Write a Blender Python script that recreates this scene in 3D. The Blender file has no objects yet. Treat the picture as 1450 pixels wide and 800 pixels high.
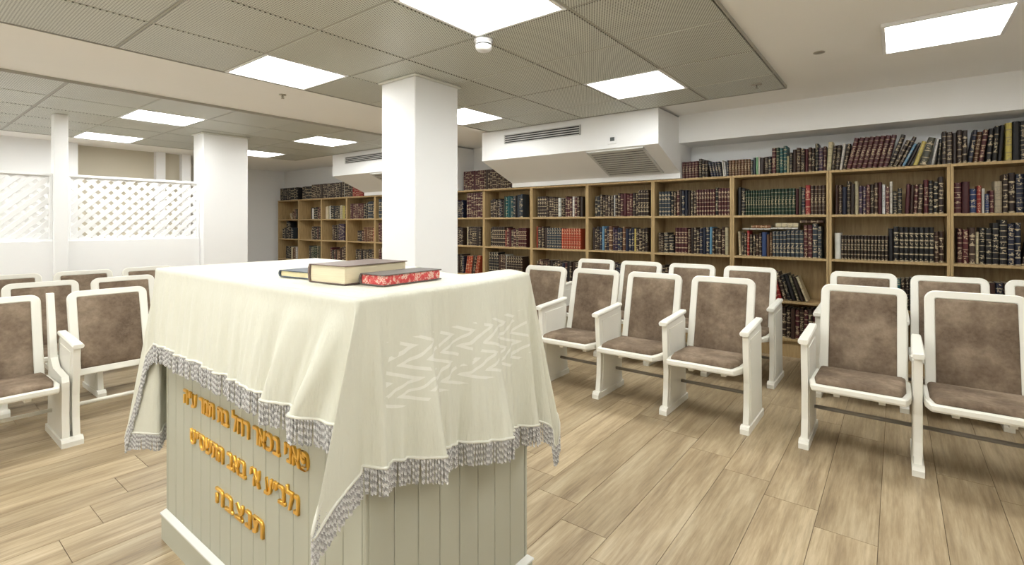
import bpy, math, random
from mathutils import Vector, Matrix
random.seed(7)
PI = math.pi
scene = bpy.context.scene
COL = scene.collection

# ------------------------------------------------------------------ camera, world, exposure
F_PX, HORIZON, YAW = 704.0, 316.0, math.radians(37.745)
EYE = 1.30
cam_data = bpy.data.cameras.new('camera')
cam_data.sensor_width = 36.0
cam_data.lens = 36.0 * F_PX / 1450.0
cam_data.shift_y = -(400.0 - HORIZON) / 1450.0
cam_data.clip_start = 0.05
cam = bpy.data.objects.new('camera', cam_data)
cam.location = (0, 0, EYE)
cam.rotation_euler = (PI / 2, 0, YAW)
COL.objects.link(cam)
scene.camera = cam
world = bpy.data.worlds.new('world')
world.use_nodes = True
world.node_tree.nodes['Background'].inputs[0].default_value = (0.9, 0.92, 1, 1)
world.node_tree.nodes['Background'].inputs[1].default_value = 0.02
scene.world = world
vs = scene.view_settings
vs.view_transform = 'Standard'
vs.look = 'None'
vs.gamma = 1.0
vs.use_curve_mapping = False
vs.exposure = 0.85
LAMP = 11.0            # radiance of the ceiling panels

# ------------------------------------------------------------------ room constants
CEIL, TILE = 2.47, 2.45
XL, XR, YF, YB = -11.06, 2.3, -2.7, 5.80
SHELF_Y = 5.45

# ------------------------------------------------------------------ helpers
class MB:
    """collects polygons for ONE mesh object"""
    def __init__(s):
        s.v, s.f, s.m, s.sm = [], [], [], []
    def add(s, vs_, fs_, mat=0, smooth=False, M=None):
        b = len(s.v)
        for p in vs_:
            p = Vector(p)
            s.v.append(tuple(M @ p) if M is not None else tuple(p))
        for f in fs_:
            s.f.append(tuple(b + i for i in f)); s.m.append(mat); s.sm.append(smooth)
        return s
    def box(s, x0, x1, y0, y1, z0, z1, mat=0, bev=0.0, M=None):
        if bev <= 0:
            vs_ = [(x, y, z) for z in (z0, z1) for x, y in ((x0, y0), (x1, y0), (x1, y1), (x0, y1))]
            fs_ = [(3, 2, 1, 0), (4, 5, 6, 7), (0, 1, 5, 4), (1, 2, 6, 5), (2, 3, 7, 6), (3, 0, 4, 7)]
            return s.add(vs_, fs_, mat, False, M)
        b = min(bev, (x1 - x0) * .49, (y1 - y0) * .49, (z1 - z0) * .49)
        def ring(x0, x1, y0, y1, z): return [(x0 + b, y0, z), (x1 - b, y0, z), (x1, y0 + b, z), (x1, y1 - b, z), (x1 - b, y1, z), (x0 + b, y1, z), (x0, y1 - b, z), (x0, y0 + b, z)]
        rs = [ring(x0 + b, x1 - b, y0 + b, y1 - b, z0), ring(x0, x1, y0, y1, z0 + b), ring(x0, x1, y0, y1, z1 - b), ring(x0 + b, x1 - b, y0 + b, y1 - b, z1)]
        vs_ = [p for r in rs for p in r]
        fs_ = [tuple(range(7, -1, -1)), tuple(range(24, 32))]
        for k in range(3):
            for i in range(8):
                j = (i + 1) % 8
                fs_.append((k * 8 + i, k * 8 + j, k * 8 + 8 + j, k * 8 + 8 + i))
        return s.add(vs_, fs_, mat, False, M)
    def prism(s, poly, t0, t1, axis='x', mat=0, M=None):
        """poly = 2D outline, extruded along axis. axis x: (y,z); axis y: (x,z); axis z: (x,y)"""
        n = len(poly)
        def P(p, t): return {'x': (t, p[0], p[1]), 'y': (p[0], t, p[1]), 'z': (p[0], p[1], t)}[axis]
        vs_ = [P(p, t0) for p in poly] + [P(p, t1) for p in poly]
        fs_ = [tuple(range(n - 1, -1, -1)), tuple(range(n, 2 * n))]
        for i in range(n):
            j = (i + 1) % n
            fs_.append((i, j, n + j, n + i))
        return s.add(vs_, fs_, mat, False, M)
    def tube(s, pts, r, seg=8, mat=0, M=None, cap=True):
        pts = [Vector(p) for p in pts]
        rs = r if isinstance(r, (list, tuple)) else [r] * len(pts)
        vs_, fs_ = [], []
        for k, p in enumerate(pts):
            d = (pts[min(k + 1, len(pts) - 1)] - pts[max(k - 1, 0)]).normalized()
            a = d.cross(Vector((0, 0, 1)) if abs(d.z) < .9 else Vector((1, 0, 0))).normalized()
            b = d.cross(a)
            for i in range(seg):
                t = 2 * PI * i / seg
                vs_.append(p + (a * math.cos(t) + b * math.sin(t)) * rs[k])
        for k in range(len(pts) - 1):
            for i in range(seg):
                j = (i + 1) % seg
                fs_.append((k * seg + i, k * seg + j, (k + 1) * seg + j, (k + 1) * seg + i))
        s.add(vs_, fs_, mat, True, M)
        if cap:
            n = len(pts) - 1
            b0 = len(s.v) - len(vs_)
            s.f.append(tuple(b0 + i for i in range(seg))); s.m.append(mat); s.sm.append(False)
            s.f.append(tuple(b0 + n * seg + i for i in reversed(range(seg)))); s.m.append(mat); s.sm.append(False)
        return s
    def lathe(s, prof, seg=24, mat=0, M=None):
        vs_, fs_ = [], []
        for r, z in prof:
            for i in range(seg):
                t = 2 * PI * i / seg
                vs_.append((r * math.cos(t), r * math.sin(t), z))
        for k in range(len(prof) - 1):
            for i in range(seg):
                j = (i + 1) % seg
                fs_.append((k * seg + i, k * seg + j, (k + 1) * seg + j, (k + 1) * seg + i))
        return s.add(vs_, fs_, mat, True, M)
    def mesh(s, name, mats=()):
        me = bpy.data.meshes.new(name)
        me.from_pydata(s.v, [], s.f)
        for m in mats: me.materials.append(m)
        me.polygons.foreach_set('material_index', s.m)
        me.polygons.foreach_set('use_smooth', s.sm)
        me.update()
        import bmesh
        bm = bmesh.new(); bm.from_mesh(me)
        bmesh.ops.recalc_face_normals(bm, faces=bm.faces)
        bm.to_mesh(me); bm.free()
        return me
    def build(s, name, mat, parent=None):
        mats = mat if isinstance(mat, (list, tuple)) else [mat]
        return link(name, s.mesh(name, mats), parent)

def link(name, data, parent=None):
    o = bpy.data.objects.new(name, data)
    COL.objects.link(o)
    if parent is not None: o.parent = parent
    return o
def tag(o, label=None, cat=None, group=None, kind=None):
    if label: o['label'] = label
    if cat: o['category'] = cat
    if group: o['group'] = group
    if kind: o['kind'] = kind
    return o
def thing(name, label, cat, loc=(0, 0, 0), rz=0.0, group=None):
    o = link(name, None)
    o.empty_display_size = 0.05
    o.location = loc; o.rotation_euler = (0, 0, rz)
    return tag(o, label, cat, group)
def copy_tree(o, parent=None):
    c = o.copy(); COL.objects.link(c); c.parent = parent
    for ch in list(o.children): copy_tree(ch, c)
    return c
def structure(o): o['kind'] = 'structure'; return o
def rbox(name, mat, parent, *a, **k): return MB().box(*a, **k).build(name, mat, parent)

# ------------------------------------------------------------------ materials
class N:
    def __init__(s, name):
        s.m = bpy.data.materials.new(name); s.m.use_nodes = True
        s.t = s.m.node_tree; s.b = s.t.nodes['Principled BSDF']
    def n(s, typ, **kw):
        x = s.t.nodes.new(typ)
        for k, v in kw.items():
            if hasattr(x, k): setattr(x, k, v)
        return x
    def l(s, a, b): s.t.links.new(a, b)
    def math(s, op, a, b=None, c=None):
        x = s.n('ShaderNodeMath', operation=op)
        for i, q in enumerate((a, b, c)):
            if q is None: continue
            if isinstance(q, (int, float)): x.inputs[i].default_value = q
            else: s.l(q, x.inputs[i])
        return x.outputs[0]
    def mix(s, fac, a, b, blend='MIX'):
        x = s.n('ShaderNodeMix', data_type='RGBA', blend_type=blend)
        for sock, q in ((x.inputs['Factor'], fac), (x.inputs[6], a), (x.inputs[7], b)):
            if isinstance(q, (int, float)): sock.default_value = q
            elif isinstance(q, (tuple, list)): sock.default_value = (*q[:3], 1)
            else: s.l(q, sock)
        return x.outputs[2]
    def noise(s, scale, detail=3, rough=.5, vec=None, dims='3D'):
        x = s.n('ShaderNodeTexNoise', noise_dimensions=dims)
        x.inputs['Scale'].default_value = scale; x.inputs['Detail'].default_value = detail; x.inputs['Roughness'].default_value = rough
        if vec is not None: s.l(vec, x.inputs['Vector'])
        return x.outputs['Fac']
    def ramp(s, fac, stops):
        x = s.n('ShaderNodeValToRGB')
        e = x.color_ramp.elements
        while len(e) < len(stops): e.new(.5)
        for k, (p, c) in enumerate(stops):
            e[k].position = p; e[k].color = (*c[:3], 1) if isinstance(c, (tuple, list)) else (c, c, c, 1)
        s.l(fac, x.inputs[0]); return x.outputs[0]
    def coord(s, which='Object'): return s.n('ShaderNodeTexCoord').outputs[which]
    def pos(s): return s.n('ShaderNodeNewGeometry').outputs['Position']
    def scale(s, vec, sc, off=None):
        x = s.n('ShaderNodeMapping')
        x.inputs['Scale'].default_value = sc
        s.l(vec, x.inputs['Vector'])
        if off is not None: s.l(off, x.inputs['Location'])
        return x.outputs[0]
    def bump(s, h, strength=.2, dist=.01):
        x = s.n('ShaderNodeBump'); x.inputs['Strength'].default_value = strength; x.inputs['Distance'].default_value = dist
        s.l(h, x.inputs['Height']); s.l(x.outputs[0], s.b.inputs['Normal'])
    def done(s, col=None, rough=.5, metal=0.0, spec=None):
        if col is not None:
            if isinstance(col, (tuple, list)): s.b.inputs['Base Color'].default_value = (*col[:3], 1)
            else: s.l(col, s.b.inputs['Base Color'])
        if isinstance(rough, (int, float)): s.b.inputs['Roughness'].default_value = rough
        else: s.l(rough, s.b.inputs['Roughness'])
        s.b.inputs['Metallic'].default_value = metal
        if spec is not None: s.b.inputs['Specular IOR Level'].default_value = spec
        return s.m

def paint(name, col, rough=.6, var=.03, scale=6, bump=.05, bscale=120, spec=.3):
    n = N(name); f = n.noise(scale, 3, .5, n.pos())
    c = n.mix(f, tuple(x * (1 - var) for x in col), tuple(min(1, x * (1 + var)) for x in col))
    if bump: n.bump(n.noise(bscale, 2, .5, n.pos()), bump, .003)
    return n.done(c, rough, 0, spec)

M = {}
M['wall'] = paint('white_wall_paint', (.89, .89, .885), .65, .015, 2)
M['beige'] = paint('beige_wall', (.60, .55, .44), .7, .03, 2)  # beige colour of the one far wall block beyond the lattice
M['plaster'] = paint('ceiling_plaster', (.91, .90, .875), .8, .015, 2)
M['chair'] = paint('cream_lacquered_wood', (.82, .80, .72), .38, .02, 10, .03, 60, .4)
M['podium'] = paint('podium_paint', (.46, .457, .365), .45, .02, 8, .03, 80, .35)
M['plinth'] = paint('podium_trim_paint', (.74, .74, .69), .4, .02, 8, .02, 80, .35)
M['rail'] = paint('grey_steel_rail', (.30, .27, .23), .45, .05, 20, 0)
M['bar'] = paint('shaded_bar_metal', (.42, .41, .36), .5, .03, 20, 0)  # bar metal, darkened so the bars carry the shadow lines between tiles
M['plastic'] = paint('white_plastic', (.86, .86, .86), .4, .01, 8, 0)
M['dark'] = paint('dark_gap', (.05, .05, .045), .8, .1, 9, 0)
M['grilledark'] = paint('grille_shadow_box', (.045, .045, .045), .7, .1, 9, 0)  # near-black, paints the shade inside the grilles
M['grille'] = paint('grille_metal', (.62, .62, .60), .5, .04, 30, 0)
M['filter'] = paint('return_grille_metal', (.55, .54, .50), .55, .06, 40, 0)
M['chrome'] = N('sprinkler_metal').done((.45, .42, .36), .35, .8)
M['lcd'] = paint('thermostat_screen', (.12, .13, .13), .25, .1, 9, 0)

n = N('brown_suede')                                   # mottled nap
p = n.coord('Object'); oi = n.n('ShaderNodeObjectInfo')
off = n.n('ShaderNodeCombineXYZ'); n.l(n.math('MULTIPLY', oi.outputs['Random'], 37), off.inputs[0]); n.l(n.math('MULTIPLY', oi.outputs['Random'], 11), off.inputs[1])
q = n.scale(p, (1, 1, 1), off.outputs[0])
c = n.ramp(n.noise(5.5, 5, .62, q), [(.30, (.098, .066, .043)), (.5, (.185, .132, .090)), (.70, (.34, .26, .185))])
c = n.mix(.25, c, n.ramp(n.noise(45, 4, .7, q), [(.3, (.08, .058, .04)), (.7, (.34, .27, .205))]))
n.bump(n.noise(260, 2, .6, q), .12, .002)
M['suede'] = n.done(c, .85, 0, .15)

n = N('oak_veneer')
q = n.scale(n.coord('Object'), (1, 1, 1))
g = n.noise(6, 5, .6, n.scale(q, (9, 9, .9)))
M['oak'] = n.done(n.ramp(g, [(.25, (.33, .222, .100)), (.55, (.46, .325, .158)), (.8, (.54, .40, .21))]), .5, 0, .3)

n = N('wood_look_floor')
pos = n.pos(); oi = n.n('ShaderNodeObjectInfo'); isl = n.n('ShaderNodeNewGeometry')
rnd = n.math('FRACT', n.math('ADD', oi.outputs['Random'], n.math('MULTIPLY', isl.outputs['Random Per Island'], 7.31)))
off = n.n('ShaderNodeCombineXYZ'); n.l(n.math('MULTIPLY', rnd, 41), off.inputs[0]); n.l(n.math('MULTIPLY', rnd, 17), off.inputs[1])
q = n.scale(pos, (1, 1, 1), off.outputs[0])
g1 = n.noise(2.2, 4, .55, n.scale(q, (5.2, .62, 1)))
g2 = n.noise(9, 6, .66, n.scale(q, (6.0, .30, 1)))
g3 = n.noise(30, 4, .7, n.scale(q, (5, .35, 1)))
c = n.ramp(g1, [(.30, (.215, .140, .064)), (.45, (.37, .262, .132)), (.57, (.49, .370, .205)), (.70, (.62, .500, .315))])
c = n.mix(.36, c, n.ramp(g2, [(.36, (.165, .105, .048)), (.50, (.41, .295, .155)), (.66, (.64, .52, .335))]))
c = n.mix(.13, c, n.ramp(g3, [(.38, (.15, .10, .056)), (.62, (.52, .43, .31))]))
vor = n.n('ShaderNodeTexVoronoi'); vor.inputs['Scale'].default_value = 2.6
n.l(n.scale(q, (1.5, .8, 1)), vor.inputs['Vector'])
knot = n.ramp(vor.outputs['Distance'], [(.015, 1.0), (.055, 0.0)])
c = n.mix(n.math('MULTIPLY', knot, .55), c, (.20, .13, .07))
tint = n.ramp(rnd, [(0, (.86, .85, .82)), (.5, (.98, .975, .95)), (1, (1.10, 1.10, 1.09))])
c = n.mix(1.0, c, tint, 'MULTIPLY')
hs = n.n('ShaderNodeHueSaturation'); hs.inputs['Saturation'].default_value = .88; hs.inputs['Value'].default_value = .95
n.l(c, hs.inputs['Color']); c = hs.outputs[0]
n.bump(g2, .08, .004)
M['floor'] = n.done(c, n.math('ADD', n.math('MULTIPLY', g2, .18), .30), 0, .38)
M['grout'] = paint('tile_joint', (.13, .09, .05), .9, .05, 10, 0)

n = N('expanded_metal_tile')                           # diamond perforation
pos = n.pos(); sep = n.n('ShaderNodeSeparateXYZ'); n.l(pos, sep.inputs[0])
P_ = 1 / .0155
a = n.math('FRACT', n.math('MULTIPLY', n.math('ADD', sep.outputs[0], n.math('MULTIPLY', sep.outputs[1], .55)), P_))
b = n.math('FRACT', n.math('MULTIPLY', n.math('SUBTRACT', sep.outputs[0], n.math('MULTIPLY', sep.outputs[1], .55)), P_))
hole = n.math('MULTIPLY', n.math('GREATER_THAN', a, .48), n.math('GREATER_THAN', b, .48))
c = n.mix(hole, n.mix(n.noise(3, 3, .5, pos), (.62, .63, .57), (.68, .69, .63)), (.09, .09, .075))
M['tile'] = n.done(c, .45, .0, .4)

n = N('panel_light_diffuser')
e = n.b.inputs['Emission Color']; e.default_value = (.98, 1, .985, 1); n.b.inputs['Emission Strength'].default_value = LAMP
M['lamp'] = n.done((.9, .9, .9), .5)

n = N('cream_tablecloth')
uv = n.n('ShaderNodeUVMap', uv_map='drape').outputs[0]
sep = n.n('ShaderNodeSeparateXYZ'); n.l(uv, sep.inputs[0]); U, V = sep.outputs[0], sep.outputs[1]
wob = n.noise(7, 2, .5, uv)
vf = n.math('ABSOLUTE', n.math('SUBTRACT', n.math('FRACT', n.math('DIVIDE', n.math('ADD', V, n.math('MULTIPLY', wob, .03)), .082)), .5))
zig = n.math('MULTIPLY', vf, .1)
st = n.math('FRACT', n.math('DIVIDE', n.math('SUBTRACT', n.math('ADD', U, n.math('MULTIPLY', wob, .05)), n.math('MULTIPLY', vf, .24)), .078))
st = n.math('MULTIPLY', n.math('GREATER_THAN', st, .66), n.math('GREATER_THAN', n.noise(11, 2, .5, uv), .40))
zone = n.math('MULTIPLY', n.math('MULTIPLY', n.math('GREATER_THAN', V, n.math('ADD', n.math('MULTIPLY', zig, .05), .125)), n.math('LESS_THAN', V, .30)),
              n.math('MULTIPLY', n.math('GREATER_THAN', U, n.math('ADD', n.math('MULTIPLY', wob, .1), .03)), n.math('LESS_THAN', U, .66)))
pat = n.math('MULTIPLY', st, zone)
pos = n.pos()
weave = n.noise(40, 4, .6, n.scale(pos, (1, 1, .25)))
c = n.mix(n.noise(3, 3, .5, pos), (.66, .65, .535), (.735, .73, .625))
c = n.mix(n.math('MULTIPLY', pat, .62), c, (.90, .89, .82))
n.bump(n.math('ADD', n.math('MULTIPLY', weave, .5), n.noise(11, 4, .65, n.scale(pos, (1.3, 1, .22)))), .55, .016)
n.b.inputs['Sheen Weight'].default_value = .15
r = n.math('SUBTRACT', .62, n.math('MULTIPLY', pat, .22))
M['cloth'] = n.done(c, r, 0, .3)
M['hem'] = paint('cloth_hem', (.76, .75, .66), .6, .05, 60, .1, 300)
n = N('silver_fringe'); M['fringe'] = n.done(n.mix(n.noise(300, 1, .5, n.pos()), (.58, .57, .56), (.80, .79, .78)), .42, .15)
M['fringe_dark'] = paint('grey_fringe_ply', (.40, .39, .38), .5, .2, 200, 0)
n = N('gilt_letters'); M['gold'] = n.done(n.mix(n.noise(60, 2, .5, n.pos()), (.80, .40, .04), (.95, .62, .14)), .28, .75)
n = N('old_paper')
M['paper'] = n.done(n.mix(n.noise(40, 3, .6, n.scale(n.coord('Object'), (.3, .3, 18))), (.62, .53, .34), (.86, .78, .58)), .8)
n = N('marbled_paper_edge')
M['marbled'] = n.done(n.ramp(n.noise(75, 3, .7, n.pos()), [(.40, (.58, .05, .055)), (.52, (.66, .10, .09)), (.58, (.80, .66, .55)), (.68, (.62, .07, .06))]), .6)
M['cov_blue'] = paint('blue_grey_cloth_cover', (.075, .09, .11), .5, .3, 30, .1, 300)
M['cov_brown'] = paint('worn_brown_leather_cover', (.17, .12, .10), .42, .35, 14, .2, 200)
M['cov_dark'] = paint('dark_grey_cover', (.13, .11, .10), .45, .3, 20, .1, 300)
M['gilt_edge'] = paint('gilt_page_edge', (.80, .70, .42), .5, .12, 40, 0)

def book_material(name, stuff):
    n = N(name)
    if stuff:
        at = n.n('ShaderNodeAttribute', attribute_name='bcol'); colr, rnd = at.outputs['Color'], at.outputs['Alpha']
    else:
        oi = n.n('ShaderNodeObjectInfo'); colr, rnd = oi.outputs['Color'], oi.outputs['Alpha']
    uv = n.n('ShaderNodeUVMap', uv_map='spine').outputs[0]
    sep = n.n('ShaderNodeSeparateXYZ'); n.l(uv, sep.inputs[0]); U, V = sep.outputs[0], sep.outputs[1]
    spine = n.math('GREATER_THAN', U, -.5)
    cnt = n.math('ADD', 4, n.math('FLOOR', n.math('MULTIPLY', rnd, 5)))
    ph = n.math('FRACT', n.math('MULTIPLY', V, cnt))
    band = n.math('LESS_THAN', ph, n.math('ADD', .07, n.math('MULTIPLY', n.math('FRACT', n.math('MULTIPLY', rnd, 7.7)), .11)))
    off = n.n('ShaderNodeCombineXYZ'); n.l(n.math('MULTIPLY', U, 3.2), off.inputs[0]); n.l(n.math('MULTIPLY', V, 26), off.inputs[1]); n.l(n.math('MULTIPLY', rnd, 91), off.inputs[2])
    let = n.math('GREATER_THAN', n.noise(1.0, 1, .5, off.outputs[0]), .56)
    inner = n.math('MULTIPLY', n.math('GREATER_THAN', U, .2), n.math('LESS_THAN', U, .8))
    ttl = n.math('GREATER_THAN', n.math('SINE', n.math('ADD', n.math('MULTIPLY', V, 9), n.math('MULTIPLY', rnd, 23))), -.1)
    let = n.math('MULTIPLY', n.math('MULTIPLY', let, inner), ttl)
    marks = n.math('MULTIPLY', n.math('MAXIMUM', band, let), spine)
    has = n.math('GREATER_THAN', n.math('FRACT', n.math('MULTIPLY', rnd, 3.3)), .14)
    worn = n.math('ADD', .35, n.math('MULTIPLY', .5, n.noise(30, 2, .6, n.coord('Object'))))
    marks = n.math('MULTIPLY', n.math('MULTIPLY', marks, has), worn)
    lum = n.n('ShaderNodeRGBToBW'); n.l(colr, lum.inputs[0])
    gilt = n.mix(n.math('GREATER_THAN', lum.outputs[0], .3), (.74, .60, .38), (.20, .17, .14))
    base = n.mix(n.math('MULTIPLY', n.noise(25, 3, .6, n.pos()), .35), colr, (.02, .016, .014))
    return n.done(n.mix(marks, base, gilt), .42, 0, .4)
M['book'] = book_material('book_cover', False)
M['book_stuff'] = book_material('book_cover_far', True)
M['pages'] = paint('book_pages', (.60, .52, .38), .85, .1, 50, 0)

# ================================================================== THE SETTING
# ---- floor: planks of wood-look tile running along Y, each its own piece
PW, PL, SEAM = .2215, 1.2, -.06
floor = structure(rbox('floor', M['grout'], None, XL, XR, YF, YB, -.06, -.004))
unit = MB().box(0, 1, 0, 1, -.0045, 0).mesh('floor_plank', [M['floor']])
def in_view(x, y, z, pad=60):
    S, C = math.sin(YAW), math.cos(YAW)
    r, w = x * C + y * S, -x * S + y * C
    if w < .2: return None
    u, v = 725 + F_PX * r / w, HORIZON - F_PX * (z - EYE) / w
    return (w, u, v) if -pad < u < 1450 + pad and -pad < v < 800 + pad else None
planks = []
i = math.floor((SEAM - XR) / PW)
while SEAM - i * PW > XL:
    xa, xb = max(XL, SEAM - (i + 1) * PW), min(XR, SEAM - i * PW)
    i += 1
    if xb - xa < .02: continue
    j0 = (2.48 + .145 * (i - 1)) % PL - 4 * PL
    while j0 < YB:
        ya, yb = max(YF, j0), min(YB, j0 + PL)
        j0 += PL
        if yb - ya < .03: continue
        ds = [d for d in (in_view(xa + .5 * (xb - xa), ya + k * (yb - ya) / 4, 0) for k in range(5)) if d]
        planks.append((min(d[0] for d in ds) if ds and xb > -7.0 else 1e3, xa, xb, ya, yb))
planks.sort()
rest = MB()
for k, (d, xa, xb, ya, yb) in enumerate(planks):
    g = .0012
    if k < 300 and d < 900:
        o = link('plank', unit, floor)
        o.location = (xa + g, ya + g, 0); o.scale = (xb - xa - 2 * g, yb - ya - 2 * g, 1)
    else:
        rest.box(xa + g, xb - g, ya + g, yb - g, -.0045, 0)
tag(rest.build('planks', M['floor'], floor), kind='stuff')

# ---- walls
def wall(name, *a): return structure(rbox(name, M['wall'], None, *a))
wall('wall_back', XL - .1, XR + .1, YB, YB + .1, -.06, CEIL + .12)
wall('wall_front', XL - .1, XR + .1, YF - .1, YF, -.06, CEIL + .12)
wall('wall_left', XL - .1, XL, YF, YB, -.06, CEIL + .12)
wall('wall_right', XR, XR + .1, YF, YB, -.06, CEIL + .12)
wall('wall_recess', XL + .001, -9.45, YF + .001, 1.86, 0, CEIL)
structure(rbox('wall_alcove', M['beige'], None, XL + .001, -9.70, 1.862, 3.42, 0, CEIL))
structure(rbox('baseboard_left', M['plinth'], None, XL, XL + .012, 3.43, SHELF_Y, 0, .08))
# bulkhead over the right-hand bookcases
structure(rbox('trim_1', M['wall'], None, -1.875, XR, 5.39, YB, 2.17, CEIL))
# half wall of the partition, its post up to the ceiling
wall('wall_partition', -7.10, -7.00, YF, 2.565, 0, 1.105)
structure(rbox('trim_2', M['wall'], None, -7.10, -6.965, 1.178, 1.292, 0, TILE, bev=.004))
structure(rbox('trim_3', M['wall'], None, -9.699, -9.58, 2.87, 3.0, 0, CEIL))
structure(rbox('trim_4', M['wall'], None, -9.699, -9.58, 3.24, 3.37, 0, CEIL))

# ---- ceiling: plaster with two fields of perforated metal tiles
ceiling = structure(rbox('ceiling', M['plaster'], None, XL, XR, YF, YB, CEIL, CEIL + .1))
YL = [-2.285, -1.63, -.975, -.32, .335, .99, 1.645, 2.30, 2.955, 3.61, 4.265, 4.775]
XR_ = [-.745, -1.395, -2.06, -2.72, -3.385, -4.05]
XL_ = [-5.35, -6.04, -6.71, -7.385, -8.06, -8.73]
LIGHT_CELLS = {}
lights = []
def field(xs, light_x, edge_names):
    xs = sorted(xs)
    x0, x1, y0, y1 = xs[0], xs[-1], YL[0], YL[-1]
    rbox('tile_backing', M['dark'], ceiling, x0 + .004, x1 - .004, y0 + .004, y1 - .004, CEIL - .0035, CEIL)
    cache = {}
    for a in range(len(xs) - 1):
        for b in range(len(YL) - 1):
            xa, xb, ya, yb = xs[a], xs[a + 1], YL[b], YL[b + 1]
            if (a in light_x) and b in (0, 3, 6, 9):
                lights.append((xa, xb, ya, yb)); continue
            key = (round(xb - xa, 3), round(yb - ya, 3))
            if key not in cache:
                w_, h_ = xb - xa, yb - ya
                cache[key] = MB().box(.011, w_ - .011, .010, h_ - .010, 0, .012, bev=.003).mesh('ceiling_tile', [M['tile']])
            o = link('ceiling_tile', cache[key], ceiling); o.location = (xa, ya, TILE)
    for x in xs[1:-1]: rbox('ceiling_bar', M['bar'], ceiling, x - .007, x + .007, y0, y1, TILE + .004, TILE + .016)
    for k, y in enumerate(YL[1:-1]):
        rbox('ceiling_bar', M['bar'], ceiling, x0, x1, y - .007, y + .007, TILE + .003, TILE + .017)
    for (xa, xb, ya, yb) in ((x0 - .006, x0, y0, y1), (x1, x1 + .006, y0, y1), (x0, x1, y1, y1 + .006), (x0, x1, y0 - .006, y0)):
        rbox('edge_strip', M['bar'], ceiling, xa, xb, ya, yb, TILE - .004, CEIL)
field(XR_, (0, 3), 'r')
field(XL_, (0, 3), 'l')

# ---- light fittings
LABELS = {}
def light(xa, xb, ya, yb, z, label):
    t = thing('ceiling_light', label, 'ceiling light', ((xa + xb) / 2, (ya + yb) / 2, z), 0, 'square ceiling light panels')
    w_, h_ = (xb - xa) / 2 - .008, (yb - ya) / 2 - .006
    f = MB(); b = .022
    for a in ((-w_, w_, -h_, -h_ + b), (-w_, w_, h_ - b, h_), (-w_, -w_ + b, -h_ + b, h_ - b), (w_ - b, w_, -h_ + b, h_ - b)):
        f.box(*a, -.003, .0185, bev=.002)
    f.build('frame', M['plastic'], t)
    MB().box(-w_ + b, w_ - b, -h_ + b, h_ - b, .0115, .0155).build('diffuser', M['lamp'], t)
def light_label(xa, ya):
    k = (round(xa, 2), round(ya, 2))
    return {(-2.06, 1.65): 'large square ceiling light at the top edge beside the white smoke detector',
            (-2.06, 3.61): 'square ceiling light just in front of the wide air conditioner housing',
            (-4.05, 1.65): 'square ceiling light beside the plaster strip, left of the near column top',
            (-4.05, 3.61): 'square ceiling light half hidden behind the top of the near column',
            (-6.71, 1.65): 'square ceiling light in front of the lattice, left of the far column',
            (-8.73, 1.65): 'thin-looking ceiling light beyond the lattice partition, farthest left',
            (-6.71, 3.61): 'square ceiling light between the far column and the small housing',
            (-8.73, 3.61): 'ceiling light cut off by the right edge of the far column'}.get(k)
extra = 0
for (xa, xb, ya, yb) in lights:
    lb = light_label(xa, ya)
    if lb is None: lb = 'square ceiling light panel behind the viewer, out of the picture'
    light(xa, xb, ya, yb, TILE, lb)
light(-.085, .525, 3.63, 4.245, CEIL - .019, 'lone square light in the smooth plaster ceiling above the right-hand chairs')
for y in (1.665, -.30, -2.265):
    light(-.085, .525, y, y + .615, CEIL - .019, 'square ceiling light panel behind the viewer, out of the picture')

# ---- smoke detector and sprinklers
t = thing('smoke_detector', 'round white smoke detector hanging below the metal ceiling tiles', 'smoke detector', (-2.045, 2.352, TILE)); t.scale = (1.15, 1.15, 1.3)
MB().lathe([(0, 0), (.052, 0), (.053, -.012), (.050, -.016)], 32).build('base', M['plastic'], t)
MB().lathe([(.046, -.014), (.046, -.022), (.040, -.024), (.040, -.030), (.046, -.032), (.044, -.046), (.034, -.055), (0, -.057)], 32).build('sensor_head', M['plastic'], t)
MB().lathe([(.041, -.024), (.0412, -.030)], 32).build('vent_slot', M['dark'], t)
def sprinkler(x, y, z, label, r=.03, flush=False):
    t = thing('sprinkler', label, 'sprinkler', (x, y, z), 0, 'ceiling fire sprinklers')
    MB().lathe([(0, 0), (r, 0), (r * 1.05, -.004), (r * .6, -.008), (0, -.008)], 20).build('escutcheon', M['chrome'], t)
    if flush: return
    b = MB().tube([(0, 0, -.008), (0, 0, -.03)], .005, 8)
    for s in (-1, 1): b.tube([(0, s * .004, -.012), (0, s * .013, -.022), (0, s * .003, -.034)], .002, 6)
    b.build('frame_arms', M['chrome'], t)
    MB().lathe([(0, -.034), (.014, -.034), (.014, -.036), (0, -.036)], 16).build('deflector', M['chrome'], t)
sprinkler(-4.42, 2.30, CEIL, 'small sprinkler in the plaster strip left of the near column')
sprinkler(-.421, 3.979, CEIL, 'small flush sprinkler in the plaster ceiling left of its lone light', .034, True)
sprinkler(-.92, 4.50, TILE, 'dark sprinkler in the corner tile of the metal ceiling', .04)

# ---- columns
def column(x0, x1, y0, y1, label):
    t = thing('column', label, 'column', ((x0 + x1) / 2, (y0 + y1) / 2, 0))
    w_, h_ = (x1 - x0) / 2, (y1 - y0) / 2
    MB().box(-w_, w_, -h_, h_, 0, TILE - .016, bev=.006).build('shaft', M['wall'], t)
    MB().box(-w_ - .022, w_ + .022, -h_ - .022, h_ + .022, TILE - .016, TILE - .001, bev=.004).build('cap_flange', M['plinth'], t)
column(-3.335, -2.925, 2.565, 3.035, 'white square column standing behind the draped podium')
column(-7.21, -6.905, 2.57, 3.115, 'white square column at the end of the lattice partition')

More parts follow.
